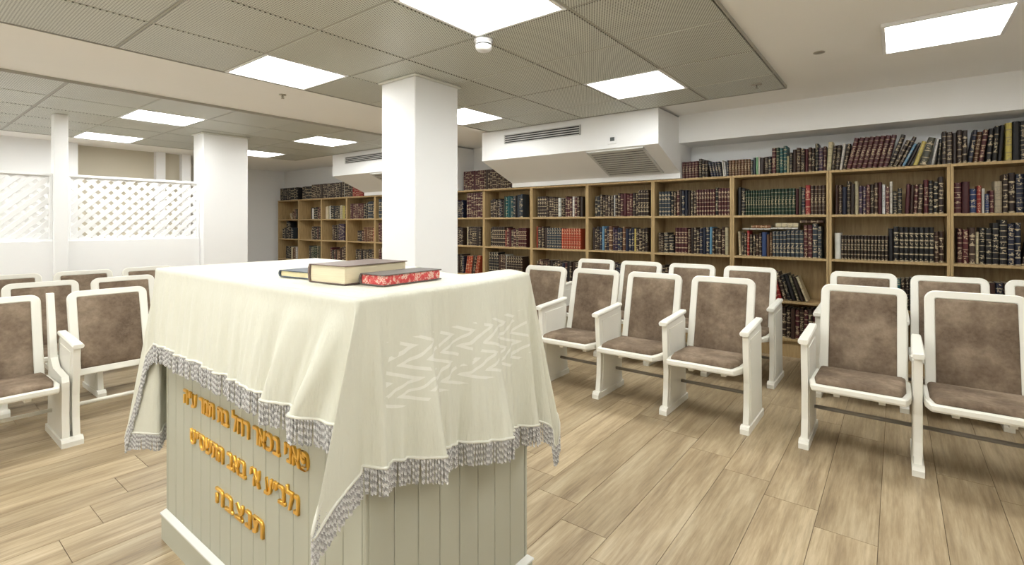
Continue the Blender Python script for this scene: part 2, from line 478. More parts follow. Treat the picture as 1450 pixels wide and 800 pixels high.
# ---- lattice panels in the partition: each slat a piece
def lattice(ya, yb, za, zb, label):
    t = thing('lattice_panel', label, 'lattice screen', (-7.05, (ya + yb) / 2, za), 0, 'white lattice screens of the partition')
    W, H = yb - ya, zb - za
    fr = .028
    for a in ((-W / 2, W / 2, 0, fr), (-W / 2, W / 2, H - fr, H), (-W / 2, -W / 2 + fr, fr, H - fr), (W / 2 - fr, W / 2, fr, H - fr)):
        MB().box(-.028, .028, a[0], a[1], a[2], a[3], bev=.004).build('frame_rail', M['wall'], t)
    y0, y1, z0, z1 = -W / 2 + fr * .6, W / 2 - fr * .6, fr * .6, H - fr * .6
    P, hw = .116, .0232
    for sgn in (1, -1):
        k = -20
        while k < 40:
            c = k * P + .02; k += 1
            # line  y = sgn*z + c'
            cc = y0 + c if sgn == 1 else y0 + c
            pts = []
            for z in (z0, z1):
                y = sgn * (z - z0) + cc
                pts.append((y, z))
            (ya_, za_), (yb_, zb_) = pts
            def clip(y, z, yo, zo):
                if y < y0: z = z + (zo - z) * (y0 - y) / (yo - y); y = y0
                elif y > y1: z = z + (zo - z) * (y1 - y) / (yo - y); y = y1
                return y, z
            if max(ya_, yb_) <= y0 or min(ya_, yb_) >= y1: continue
            a = clip(ya_, za_, yb_, zb_); b = clip(yb_, zb_, ya_, za_)
            L = math.hypot(b[0] - a[0], b[1] - a[1])
            if L < .03: continue
            m = MB(); ang = math.atan2(b[1] - a[1], b[0] - a[0])
            MM = Matrix.Translation((.0045 * sgn, (a[0] + b[0]) / 2, (a[1] + b[1]) / 2)) @ Matrix.Rotation(ang, 4, 'X')
            m.box(-.0042, .0042, -L / 2, L / 2, -hw, hw, bev=.002, M=MM)
            m.build('slat', M['wall'], t)
lattice(1.292, 2.568, 1.105, 1.825, 'white lattice screen between the slim post and the far column')
lattice(-.12, 1.178, 1.105, 1.825, 'white lattice screen left of the slim post, cut by the picture edge')

# ---- air conditioner housings over the bookcases
def ac(x0, x1, label, full):
    t = thing('air_conditioner_housing', label, 'air conditioner', (x0, 4.80, 0), 0, 'white air conditioner housings over the bookcases')
    L = x1 - x0
    zb, yb, zs = 2.093, .63, 1.848
    prof = [(0, TILE - .001), (0, zb), (yb, zs), (yb, 1.793), (.985, 1.793), (.985, TILE - .001)]
    MB().prism(prof, 0, L, 'x').build('casing', M['wall'], t)
    gx0, gx1, gz0, gz1 = .37, 1.44, 2.275, 2.385
    g = rbox('slot_grille_shade', M['grilledark'], t, gx0, gx1, -.003, .001, gz0, gz1)  # dark plate on the casing front, standing in for shade behind the slots
    b = MB()
    for k in range(5): b.box(gx0, gx1, -.012, -.003, gz0 + k * .0255, gz0 + k * .0255 + .009)
    for k in range(2): b.box((gx0, gx1 - .01)[k], (gx0 + .01, gx1)[k], -.012, -.003, gz0, gz1)
    b.build('slot_grille', M['grille'], g)
    if full:
        s = rbox('thermostat', M['plastic'], t, 1.775, 1.875, -.014, 0, 2.135, 2.235, bev=.004)
        rbox('thermostat_screen', M['lcd'], s, 1.805, 1.855, -.016, -.013, 2.165, 2.205)
    # return grille on the sloping underside
    dy, dz = yb, zs - zb
    ln = math.hypot(dy, dz); ang = math.atan2(dz, dy)
    MM = Matrix.Translation((1.50 if full else 1.0, 0, zb)) @ Matrix.Rotation(ang, 4, 'X')
    gw, g0, g1 = .66, .03, ln - .05
    f = MB()
    for a in ((0, gw, g0, g0 + .025), (0, gw, g1 - .025, g1), (0, .025, g0, g1), (gw - .025, gw, g0, g1)): f.box(*a, -.014, 0, M=MM)
    f.build('return_grille_frame', M['grille'], t)
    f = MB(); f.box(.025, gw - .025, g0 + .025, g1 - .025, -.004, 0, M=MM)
    f.build('return_grille_shade', M['grilledark'], t)  # dark plate on the slope, its colour gives the shade between slats
    f = MB(); k = g0 + .03
    while k < g1 - .035:
        f.box(.025, gw - .025, k, k + .026, -.013, -.006, M=MM); k += .048
    f.build('return_grille_slats', M['filter'], t)
ac(-4.20, -1.875, 'wide white air conditioner housing with slot grille and thermostat', True)
ac(-7.56, -5.24, 'far white air conditioner housing partly hidden by the near column', False)

# ================================================================== BOOKCASES
BAY, BX = .848, .35
LEVEL = {'T': 1.790, 'A': 1.381, 'B': .968, 'C': .544, 'D': .178}
ORD = ['first', 'second', 'third', 'fourth', 'fifth', 'sixth', 'seventh', 'eighth', 'ninth', 'tenth', 'eleventh', 'twelfth', 'thirteenth', 'fourteenth', 'fifteenth',
       'sixteenth', 'seventeenth', 'eighteenth', 'nineteenth', 'twentieth']
ORD += ['twenty-' + o for o in ORD[:9]] + ['thirtieth'] + ['thirty-' + o for o in ORD[:9]] + ['fortieth'] + ['forty-' + o for o in ORD[:9]] + ['fiftieth'] + ['fifty-' + o for o in ORD[:9]] + ['sixtieth']
ORD += ['sixty-' + o for o in ORD[:9]] + ['seventieth'] + ['seventy-' + o for o in ORD[:9]] + ['eightieth'] + ['eighty-' + o for o in ORD[:9]]
def bay_x(k): return BX - BAY * k, BX - BAY * (k - 1)
side_m = MB().box(0, .02, 0, .335, 0, 1.768, bev=.0015).mesh('side_panel', [M['oak']])
shelf_m = MB().box(.02, BAY - .022, .002, .325, -.022, 0, bev=.0015).mesh('shelf', [M['oak']])
top_m = MB().box(0, BAY - .002, -.004, .335, -.022, 0, bev=.0015).mesh('top_board', [M['oak']])
back_m = MB().box(.02, BAY - .022, .325, .333, .1, 1.766).mesh('back_panel', [M['oak']])
kick_m = MB().box(.02, BAY - .022, .03, .045, 0, .155).mesh('plinth', [M['oak']])
for k in range(14):
    where = ('oak bookcase unit at the right picture edge' if k == 0 else
             'oak bookcase unit at the far left end of the row' if k == 13 else
             'oak bookcase unit, %s from the right picture edge' % ORD[k])
    t = thing('bookcase', where, 'bookcase', (bay_x(k)[0], SHELF_Y, 0), 0, 'oak bookcases along the back wall')
    for x in (0, BAY - .022):
        link('side_panel', side_m, t).location = (x, 0, 0)
    link('top_board', top_m, t).location = (0, 0, 1.789)
    for z in (1.38, .967, .543, .177): link('shelf', shelf_m, t).location = (0, 0, z)
    link('back_panel', back_m, t); link('plinth', kick_m, t)

# ---- the books
COLOR = {'brn': ((.050, .026, .018), 'dark brown'), 'mar': ((.125, .020, .026), 'maroon'), 'blk': ((.016, .015, .017), 'black'), 'grn': ((.010, .055, .028), 'dark green'),
         'nvy': ((.018, .026, .065), 'navy'), 'tan': ((.24, .105, .045), 'russet'), 'wht': ((.74, .72, .66), 'white'), 'blu': ((.035, .08, .26), 'blue'),
         'teal': ((.015, .15, .16), 'teal'), 'crm': ((.62, .53, .34), 'cream'), 'org': ((.45, .10, .04), 'orange-red'), 'slt': ((.055, .075, .10), 'slate'),
         'pur': ((.075, .04, .095), 'purple'), 'red': ((.36, .03, .03), 'red'), 'yel': ((.62, .53, .20), 'yellow'), 'olv': ((.10, .10, .055), 'olive'),
         'ltg': ((.26, .38, .29), 'pale green'), 'lbl': ((.22, .32, .48), 'pale blue'), 'cho': ((.085, .038, .024), 'chestnut brown')}
def book_unit():
    ol = [(0, .10), (.08, .035), (.30, 0), (.70, 0), (.92, .035), (1, .10), (1, 1), (0, 1)]
    il = [(.10, .15), (.14, .13), (.32, .11), (.68, .11), (.86, .13), (.90, .15), (.90, .975), (.10, .975)]
    v = [(x, y, 0) for x, y in ol] + [(x, y, 1) for x, y in ol] + [(x, y, 1) for x, y in il] + [(x, y, .972) for x, y in il]
    f, m, sp = [], [], []
    for i in range(8):
        j = (i + 1) % 8
        f.append((i, j, 8 + j, 8 + i)); m.append(0); sp.append(i < 5)
    for i in range(8):
        j = (i + 1) % 8
        f.append((8 + i, 8 + j, 16 + j, 16 + i)); m.append(0); sp.append(False)
        f.append((16 + i, 16 + j, 24 + j, 24 + i)); m.append(1); sp.append(False)
    f.append(tuple(24 + i for i in range(8))); m.append(1); sp.append(False)
    f.append(tuple(reversed(range(8)))); m.append(0); sp.append(False)
    return v, f, m, sp
BV, BF, BM_, BS = book_unit()
def set_uv(me, vlist, sp):
    uvl = me.uv_layers.new(name='spine')
    for p, s in zip(me.polygons, sp):
        for li in p.loop_indices:
            x, y, z = vlist[me.loops[li].vertex_index]
            uvl.data[li].uv = (x, z) if s else (-1.0, -1.0)
book_me = bpy.data.meshes.new('book'); book_me.from_pydata(BV, [], BF)
book_me.materials.append(M['book']); book_me.materials.append(M['pages'])
book_me.polygons.foreach_set('material_index', BM_)
set_uv(book_me, BV, BS)
R = random.Random(11)
BOOKS = []          # dict(matrix, color, size, cell, weight)
def shelf_run(bay, lev, start, runs, dy=.055, jitter=.008, limit=None, vis=1.0):
    """runs: (colour, count, thickness, height, lean deg); start = offset from the bay's left side in metres, or a gap given as ('gap', m)"""
    x = bay_x(bay)[0] + .024 + start
    xmax = bay_x(bay)[1] - .028 if limit is None else limit
    lastlean, lasth, idx = 0.0, 0.0, 0
    for r in runs:
        if r[0] == 'gap': x += r[1]; continue
        c, cnt, t, h, lean = (list(r) + [0])[:5]
        if bay < 9: t, h = (t * .95, h * .90) if lev == 'T' else (t, h * 1.12)
        for _ in range(cnt):
            cc = R.choice(c) if isinstance(c, tuple) else c
            same = cnt > 3 and not isinstance(c, tuple)
            tt = t * (1 + (R.random() - .5) * (.05 if same else .35))
            hh = h + (R.random() - .5) * (jitter * .4 if same else jitter * 4)
            a = math.radians(lean + (R.random() - .5) * (1.0 if lean else .5))
            if a < lastlean: x += min(hh, lasth if lasth else hh) * (math.tan(lastlean) - math.tan(a))
            adv = tt / math.cos(a)
            top = x + adv + max(0, hh * math.sin(a))
            if top > xmax: return
            dep = .145 + R.random() * .05
            y = SHELF_Y + dy * .55 + (R.random() * .004 if same else R.random() * .02)
            z = LEVEL[lev] + (tt * math.sin(a) if a > 0 else 0) + .0005
            mat = Matrix.Translation((x, y, z)) @ Matrix.Rotation(a, 4, 'Y')
            lumf = 1 + (R.random() - .5) * (.12 if same else .5)
            col = [max(.003, q * (.58 if q < .3 else .88) * lumf * (1 + (R.random() - .5) * .10)) for q in COLOR[cc][0]]
            hid = vis
            w = -x * math.sin(YAW) + y * math.cos(YAW)
            BOOKS.append(dict(m=mat, s=(tt - .0014, dep, hh), c=col, n=COLOR[cc][1], bay=bay, lev=lev, w=tt * hh / w / w * hid, rnd=(R.random() if not same or bay > 6 else .37 + .11 * (len(runs) % 5)), x=x))
            x += adv; lastlean, lasth = a, hh
mix = ('brn', 'brn', 'mar', 'blk', 'cho', 'nvy', 'brn')
warm = ('brn', 'mar', 'cho', 'mar', 'brn')
# top of the bookcases, right of the housing
shelf_run(3, 'T', .30, [('mar', 5, .036, .20), ('brn', 3, .038, .215), ('nvy', 4, .030, .175, -11), ('wht', 2, .019, .18, -6), ('nvy', 1, .025, .18), ('tan', 7, .031, .18), ('slt', 2, .026, .185), ('ltg', 1, .03, .195), ('wht', 1, .018, .20),
    ('brn', 2, .035, .20), ('blk', 1, .03, .2), ('mar', 1, .038, .28), ('grn', 1, .036, .285), ('teal', 2, .032, .285), ('crm', 1, .022, .2), ('blk', 1, .03, .21), (warm, 6, .032, .245), ('blk', 1, .036, .285), ('pur', 1, .032, .25), ('mar', 1, .03, .27),
    ('crm', 1, .038, .28, 3), ('brn', 2, .032, .27, 5), ('wht', 1, .024, .285, 7), ('brn', 1, .03, .28, 9), ('mar', 8, .0385, .315, 13), ('brn', 1, .036, .31, 19), ('brn', 2, .028, .28, 23), ('lbl', 1, .026, .24, 24), ('brn', 1, .02, .23, 22), ('yel', 1, .036, .24, 17), ('olv', 1, .046, .245, 15),
    ('wht', 1, .026, .24, 9), ('blk', 1, .02, .25, 4), (('mar', 'brn'), 5, .033, .295), ('nvy', 1, .03, .28, 7), (('mar', 'tan'), 2, .03, .29, 7), ('blk', 3, .03, .31, 4), ('yel', 1, .046, .315), ('blk', 2, .045, .335), ('nvy', 1, .045, .34), ('blk', 1, .05, .345), ('crm', 1, .03, .3), (mix, 10, .035, .28)], .03, limit=1.17)
# top shelf
shelf_run(0, 'A', .0, [('mar', 2, .045, .235), ('blu', 1, .04, .17), ('red', 1, .03, .2), ('wht', 1, .022, .185), ('blu', 1, .025, .15), ('mar', 1, .03, .15), ('crm', 1, .045, .215), ('brn', 2, .036, .27), ('nvy', 4, .042, .27), ('grn', 2, .04, .26), ('blk', 1, .035, .28), ('nvy', 1, .05, .29), ('pur', 2, .03, .28), (mix, 6, .035, .27)])
shelf_run(1, 'A', .02, [('cho', 2, .03, .255), ('nvy', 1, .035, .22), ('brn', 2, .035, .255), ('crm', 1, .03, .26), ('pur', 2, .026, .23), (warm, 4, .03, .245), ('wht', 1, .026, .225), ('mar', 1, .028, .22), ('wht', 1, .022, .26), ('blk', 2, .032, .19), ('gap', .02), (mix, 4, .030, .23, 2), (('mar', 'blk'), 3, .032, .255), ('brn', 4, .034, .275), ('brn', 3, .03, .285)])
shelf_run(2, 'A', .02, [('blk', 2, .034, .255), ('grn', 10, .023, .225), ('grn', 7, .031, .23), ('mar', 1, .03, .23), ('olv', 1, .026, .23), ('nvy', 1, .028, .235), ('red', 1, .036, .25), ('cho', 8, .0305, .245)])
shelf_run(3, 'A', .03, [('slt', 4, .034, .245), (mix, 4, .03, .245), ('nvy', 2, .032, .245), ('brn', 3, .028, .245), ('mar', 7, .0275, .25), ('blk', 1, .03, .25), ('mar', 4, .029, .255)])
shelf_run(4, 'A', .06, [('blk', 2, .04, .225), (warm, 3, .033, .23), ('brn', 2, .034, .235), ('wht', 1, .024, .235), (warm, 8, .036, .24), ('brn', 4, .034, .27)])
shelf_run(5, 'A', .05, [('brn', 4, .036, .245), (warm, 5, .034, .235), ('wht', 1, .034, .22), ('brn', 2, .034, .22), ('mar', 3, .032, .225), ('wht', 1, .034, .225), (warm, 3, .036, .225)])
shelf_run(6, 'A', .06, [('brn', 3, .034, .225), (mix, 5, .032, .235), (('grn', 'teal', 'slt'), 6, .032, .255), ('blk', 1, .03, .26), ('slt', 3, .036, .27)])
shelf_run(7, 'A', .45, [('mar', 7, .045, .33)])
# second shelf
shelf_run(0, 'B', .02, [(('mar', 'cho'), 3, .036, .25), ('crm', 1, .02, .24), ('blk', 2, .034, .25), ('blk', 2, .046, .31), ('nvy', 2, .04, .30), ('brn', 1, .036, .25, 10), ('tan', 2, .034, .25, 15), ('red', 1, .04, .24, 18), (warm, 2, .034, .25, 17), ('blu', 1, .04, .2, 10), (mix, 4, .035, .25)], vis=.8)
shelf_run(1, 'B', .015, [('wht', 1, .045, .215), ('brn', 14, .0245, .195), ('blk', 2, .04, .265), ('blk', 7, .033, .265), ('cho', 3, .03, .225)])
shelf_run(2, 'B', .02, [('crm', 1, .028, .205, -2), ('brn', 2, .028, .21), ('red', 1, .026, .215), ('brn', 2, .03, .2), ('cho', 2, .026, .2), ('blu', 1, .04, .225), ('tan', 2, .026, .205), ('slt', 4, .031, .225), ('slt', 4, .036, .235), ('mar', 2, .038, .28), ('slt', 2, .038, .28)])
shelf_run(3, 'B', .02, [('brn', 2, .03, .19), ('blk', 2, .06, .19), ('gap', .02), ('mar', 4, .034, .25), (warm, 4, .03, .245), ('nvy', 3, .031, .245), ('lbl', 1, .028, .26), (warm, 4, .032, .25), ('crm', 1, .034, .25), ('brn', 2, .032, .24)], vis=.8)
shelf_run(4, 'B', .03, [(warm, 3, .034, .25), ('nvy', 1, .03, .245), ('lbl', 1, .028, .25), (mix, 2, .03, .25), ('tan', 1, .05, .255), ('pur', 2, .03, .24), ('nvy', 2, .034, .25), ('tan', 1, .036, .25), ('nvy', 3, .034, .25), ('yel', 1, .022, .23), (warm, 4, .034, .235)])
shelf_run(5, 'B', .03, [('org', 1, .03, .25), ('brn', 3, .045, .255), ('slt', 6, .037, .24), ('org', 8, .036, .235)])
shelf_run(6, 'B', .07, [('blk', 1, .03, .24), ('brn', 6, .04, .25), ('red', 1, .022, .22), (warm, 5, .042, .225), ('mar', 4, .034, .235)])
shelf_run(7, 'B', .45, [('crm', 1, .03, .24), ('brn', 6, .042, .25)])
# third shelf, seen above and between the chairs
shelf_run(7, 'C', .42, [('org', 3, .034, .24, 9), ('cho', 2, .034, .24, 9), ('org', 2, .034, .24, 11)])
shelf_run(6, 'C', .04, [('blk', 4, .045, .30), ('cho', 3, .04, .28), ('wht', 1, .02, .27), ('brn', 7, .04, .26)], vis=.7)
shelf_run(5, 'C', .03, [(mix, 19, .036, .225)], vis=.3)
shelf_run(4, 'C', .03, [(mix, 12, .036, .24)], vis=.1)
shelf_run(3, 'C', .03, [(mix, 14, .036, .24)], vis=.1)
shelf_run(2, 'C', .28, [('mar', 1, .03, .24), ('red', 2, .03, .24, -13), ('brn', 1, .034, .235, -15), ('blk', 2, .036, .235, -16), ('olv', 1, .03, .23, -17), ('brn', 1, .03, .23, -18), ('crm', 1, .026, .23, -20)], vis=.8)
shelf_run(1, 'C', .03, [('wht', 1, .03, .2), (mix, 10, .036, .23), ('gap', .05), ('teal', 1, .03, .24), (mix, 5, .034, .24)], vis=.15)
shelf_run(0, 'C', .03, [(mix, 14, .036, .24)], vis=.1)
shelf_run(2, 'D', .36, [('blk', 1, .04, .24), ('wht', 1, .03, .255), (warm, 8, .036, .26)], vis=.6)
shelf_run(1, 'D', .02, [(mix, 12, .036, .25)], vis=.05)
# far bays, left of the near column
for lv in 'ABC': shelf_run(8, lv, .03, [(mix, 18, .042, .24)], vis=.01)
for lv in 'ABC': shelf_run(7, lv, .02, [(mix, 9, .04, .24)], vis=.01, limit=bay_x(7)[0] + .42)
for bb in (0, 3, 4, 5, 6, 7, 8, 9, 10, 11, 12): shelf_run(bb, 'D', .03 + .02 * (bb % 4), [(mix, 11 + bb % 5, .04, .22)], vis=.01)
shelf_run(7, 'T', .40, [('mar', 10, .042, .315), ('cho', 14, .040, .315)], .03, limit=-4.205)
shelf_run(13, 'T', .02, [('blk', 12, .072, .26)], .03, limit=-9.86)
shelf_run(12, 'T', .08, [('blk', 7, .05, .26), ('brn', 22, .05, .285), ('wht', 1, .03, .29), ('brn', 5, .05, .31), ('red', 6, .05, .29)], .03, limit=-7.565)
far = ('brn', 'blk', 'mar', 'cho', 'blk')
shelf_run(13, 'A', .40, [('crm', 1, .05, .12, -30), ('tan', 2, .04, .15, -8), (far, 4, .045, .2)], .04)
shelf_run(12, 'A', .40, [('blk', 1, .05, .23), ('wht', 2, .03, .2), (far, 5, .05, .24)], .04)
shelf_run(11, 'A', .06, [('crm', 2, .05, .24), ('gap', .05), ('wht', 1, .04, .25), ('blk', 6, .05, .25), ('crm', 2, .045, .25), ('yel', 1, .07, .24), (far, 2, .05, .25)], .04)
shelf_run(10, 'A', .05, [('mar', 8, .05, .28), ('blk', 2, .06, .28), ('slt', 3, .065, .31)], .04)
shelf_run(9, 'A', .05, [('slt', 14, .055, .34)], .04)
shelf_run(13, 'B', .10, [('blk', 3, .06, .22), ('gap', .0), ('blk', 3, .06, .36), ('slt', 2, .05, .22)], .04)
shelf_run(12, 'B', .38, [('crm', 1, .04, .2), (far, 7, .05, .25)], .04)
shelf_run(11, 'B', .28, [(far, 5, .05, .29), ('pur', 4, .045, .32)], .04)
shelf_run(10, 'B', .28, [(far, 3, .06, .2), ('tan', 5, .055, .26), ('red', 1, .05, .24), ('crm', 1, .06, .24)], .04)
shelf_run(9, 'B', .04, [('mar', 15, .05, .33)], .04)
shelf_run(13, 'C', .25, [(far, 4, .05, .27), ('crm', 1, .05, .24), ('tan', 2, .05, .24), ('wht', 1, .04, .24)], .04)
shelf_run(12, 'C', .30, [('blk', 2, .05, .29), ('grn', 4, .05, .29), ('olv', 2, .06, .28), (far, 2, .05, .28)], .04)
shelf_run(11, 'C', .25, [('mar', 1, .05, .3), (far, 3, .05, .24), ('tan', 2, .05, .24), (far, 3, .06, .3)], .04)
shelf_run(10, 'C', .22, [(far, 12, .05, .28)], .04)
shelf_run(9, 'C', .04, [(far, 15, .05, .30)], .04)

BOOKS.sort(key=lambda b: (b['lev'], -b['bay'], b['x']))
cnt = {}
for b in BOOKS:
    k = (b['lev'], b['bay'] if b['lev'] != 'T' else 0 if b['x'] > -3 else 1)
    cnt[k] = cnt.get(k, 0) + 1; b['i'] = cnt[k]
keep = set(id(b) for b in sorted(BOOKS, key=lambda b: -b['w'])[:296])
SH = {'A': 'top shelf', 'B': 'second shelf', 'C': 'third shelf', 'D': 'bottom shelf'}
rest_v, rest_f, rest_m, rest_c, rest_uv, rest_sp = [], [], [], [], [], []
for b in BOOKS:
    if id(b) in keep:
        o = link('book', book_me)
        o.matrix_world = b['m'] @ Matrix.Diagonal((*b['s'], 1))
        o.color = (*b['c'], b['rnd'])
        bn = 'bay at right picture edge' if b['bay'] == 0 else '%s bay from right edge' % ORD[b['bay']]
        if b['lev'] == 'T':
            lb = '%s book, %s from left on top of bookcases %s of housing' % (b['n'], ORD[b['i'] - 1], 'right' if b['x'] > -3 else 'left')
        else:
            lb = '%s book, %s from left on %s, %s' % (b['n'], ORD[b['i'] - 1], SH[b['lev']], bn)
        tag(o, lb, 'book', 'books on the oak bookcases')
    else:
        base = len(rest_v); mm = b['m'] @ Matrix.Diagonal((*b['s'], 1))
        rest_v += [tuple(mm @ Vector(p)) for p in BV]
        rest_f += [tuple(base + q for q in f) for f in BF]
        rest_m += BM_; rest_sp += BS; rest_uv += BV
        rest_c += [(*b['c'], b['rnd'])] * len(BV)
me = bpy.data.meshes.new('shelved_books'); me.from_pydata(rest_v, [], rest_f)
me.materials.append(M['book_stuff']); me.materials.append(M['pages'])
me.polygons.foreach_set('material_index', rest_m)
set_uv(me, rest_uv, rest_sp)
ca = me.color_attributes.new('bcol', 'FLOAT_COLOR', 'POINT')
ca.data.foreach_set('color', [q for c in rest_c for q in c])
tag(link('shelved_books', me), 'rows of old bound books on the lower and far shelves', 'books', kind='stuff')
# books lying flat on top of the row in the third bay from the right
xl = bay_x(2)[0]
for dx, z, L, T, c, d, nm in ((.085, 1.232, .26, .016, 'wht', .15, 'thin white book lying flat on a row, under a tan one'), (.17, 1.249, .18, .03, 'tan', .13, 'tan book lying flat on a thin white one in third bay'),
                              (.345, 1.240, .24, .016, 'wht', .16, 'thin white book lying flat above slate volumes, third bay'), (.39, 1.257, .20, .045, 'crm', .15, 'thick cream book lying flat near top of second shelf, third bay'),
                              (.605, 1.300, .19, .034, 'cho', .15, 'brown book lying flat at right end of second shelf, third bay')):
    o = link('book', book_me)
    o.matrix_world = Matrix.Translation((xl + dx, SHELF_Y + .06, z)) @ Matrix.Rotation(PI / 2, 4, 'Y') @ Matrix.Diagonal((T, d, L, 1)) 
    o.matrix_world = Matrix.Translation((xl + dx, SHELF_Y + .06, z + T)) @ Matrix.Rotation(PI / 2, 4, 'Y') @ Matrix.Diagonal((T, d, L, 1))
    o.color = (*COLOR[c][0], .1)
    tag(o, nm, 'book', 'books on the oak bookcases')

# ================================================================== CHAIRS
def rrect(w, h, r, n=6):
    pts = []
    for cx, cz, a0 in ((w / 2 - r, h - r, 0), (-w / 2 + r, h - r, PI / 2)):
        for k in range(n + 1):
            a = a0 + PI / 2 * k / n
            pts.append((cx + r * math.cos(a), cz + r * math.sin(a)))
    pts += [(-w / 2, 0), (w / 2, 0)]
    return pts
BACK_W, BACK_H, TILT = .435, .585, math.radians(13.5)
def back_matrix(): return Matrix.Translation((0, .345, .343)) @ Matrix.Rotation(-TILT, 4, 'X')
def back_frame_mesh():
    o_, i_ = rrect(BACK_W, BACK_H, .052), rrect(BACK_W - .096, BACK_H - .088, .010)
    i_ = [(x, z + .044) for x, z in i_]
    n = len(o_); b = MB(); MM = back_matrix()
    e = .005
    def sc(pts, d):      # shrink / grow outline for an eased edge
        cx, cz = 0, BACK_H / 2
        return [(x - d * (1 if x > 0 else -1), z - d * (1 if z > cz else -1)) for x, z in pts]
    rings = [(sc(o_, e), 0), (o_, e), (o_, .034 - e), (sc(o_, e), .034), (sc(i_, -.004), .034), (i_, .030), (i_, .004), (sc(i_, -.004), 0)]
    vs_ = [(x, y, z) for pts, y in rings for x, z in pts]
    fs_ = []
    for k in range(8):
        k2 = (k + 1) % 8
        for i in range(n):
            j = (i + 1) % n
            fs_.append((k * n + i, k * n + j, k2 * n + j, k2 * n + i))
    return b.add(vs_, fs_, 0, False, MM).mesh('back_frame', [M['chair']])
def pad_mesh(name, outline, t0, t1, puff, MM, axis):
    """cushion: outline rings rising to a domed face"""
    n = len(outline); cx = sum(p[0] for p in outline) / n; cy = sum(p[1] for p in outline) / n
    b = MB(); vs_, fs_ = [], []
    steps = [(1, t0), (1, t1), (.975, t1 + puff * .5), (.92, t1 + puff * .85), (.7, t1 + puff), (.35, t1 + puff * 1.05)]
    for s, t in steps:
        for x, y in outline:
            p = (cx + (x - cx) * s, cy + (y - cy) * s)
            vs_.append((p[0], -t, p[1]) if axis == 'y' else (p[0], p[1], t))
    for k in range(len(steps) - 1):
        for i in range(n):
            j = (i + 1) % n
            fs_.append((k * n + i, k * n + j, (k + 1) * n + j, (k + 1) * n + i))
    fs_.append(tuple((len(steps) - 1) * n + i for i in range(n))); fs_.append(tuple(range(n - 1, -1, -1)))
    return b.add(vs_, fs_, 0, True, MM).mesh(name, [M['suede']])
def densify(pts, m=6):
    out = []
    for i, p in enumerate(pts):
        q = pts[(i + 1) % len(pts)]
        k = max(1, int(math.hypot(q[0] - p[0], q[1] - p[1]) / .05))
        out += [(p[0] + (q[0] - p[0]) * a / k, p[1] + (q[1] - p[1]) * a / k) for a in range(k)]
    return out
frame_me = back_frame_mesh()
inset = [(x, z + .044) for x, z in densify(rrect(BACK_W - .096, BACK_H - .088, .012))]
cushion_me = pad_mesh('back_cushion', inset, -.028, -.004, .009, back_matrix(), 'y')
SO = [(-.232, .345), (-.232, .05), (-.213, -.058), (-.205, -.068), (.205, -.068), (.213, -.058), (.232, .05), (.232, .345)]
seat_tilt = Matrix.Translation((0, .34, .388)) @ Matrix.Rotation(math.radians(-1.5), 4, 'X') @ Matrix.Translation((0, -.34, 0))
def seat_frame_mesh():
    b = MB()
    lo = [(x * .985, y * 1.0 + (.006 if y < 0 else 0)) for x, y in SO]
    n = len(SO)
    vs_ = [(x, y, -.034 - max(0, y) * .15) for x, y in lo] + [(x, y, -.024) for x, y in SO] + [(x, y, -.004) for x, y in SO] + [(x * .975, y + (.006 if y < 0 else 0), 0.002) for x, y in SO]
    fs_ = [tuple(range(n - 1, -1, -1)), tuple(3 * n + i for i in range(n))]
    for k in range(3):
        for i in range(n):
            j = (i + 1) % n
            fs_.append((k * n + i, k * n + j, (k + 1) * n + j, (k + 1) * n + i))
    b.add(vs_, fs_, 0, False, seat_tilt)
    b.box(-.12, -.09, .10, .30, -.090, -.034, M=seat_tilt); b.box(.09, .12, .10, .30, -.090, -.034, M=seat_tilt)
    return b.mesh('seat_frame', [M['chair']])
seat_me = seat_frame_mesh()
SI = densify([(x * .90, .335 if y > .3 else (y + .022 if y > 0 else y + .028)) for x, y in SO])
seatpad_me = pad_mesh('seat_cushion', SI, 0.0, .012, .022, seat_tilt, 'z')
PT = .017
def side_mesh():
    b = MB()
    prof = [(.028, .04), (.045, .16), (.05, .30), (.030, .46), (.018, .615), (.36, .632), (.395, .60), (.40, .42), (.405, .2), (.418, .04)]
    b.prism(prof, -PT, PT, 'x')
    inn = [(.06, .06), (.075, .3), (.052, .585), (.35, .60), (.372, .42), (.39, .06)]
    cx = sum(p[0] for p in inn) / 6; cz = sum(p[1] for p in inn) / 6
    for s in (-1, 1):
        b.prism([(cx + (y - cx) * .9, cz + (z - cz) * .955) for y, z in inn], s * PT, s * (PT + .004), 'x')
    return b.mesh('side_panel', [M['chair']])
def post_mesh():
    b = MB()
    prof = [(.028, .04), (.04, .2), (.035, .395), (.05, .43), (.26, .445), (.335, .50), (.43, .915), (.47, .915), (.40, .46), (.405, .2), (.418, .04)]
    b.prism(prof, -PT, PT, 'x')
    return b.mesh('side_panel', [M['chair']])
side_me, post_me = side_mesh(), post_mesh()
def foot_mesh():
    b = MB()
    prof = [(-.006, 0), (-.006, .030), (.004, .046), (.03, .052), (.05, .042), (.40, .040), (.425, .046), (.43, .03), (.43, 0)]
    b.prism(prof, -.026, .026, 'x')
    return b.mesh('foot', [M['chair']])
foot_me = foot_mesh()
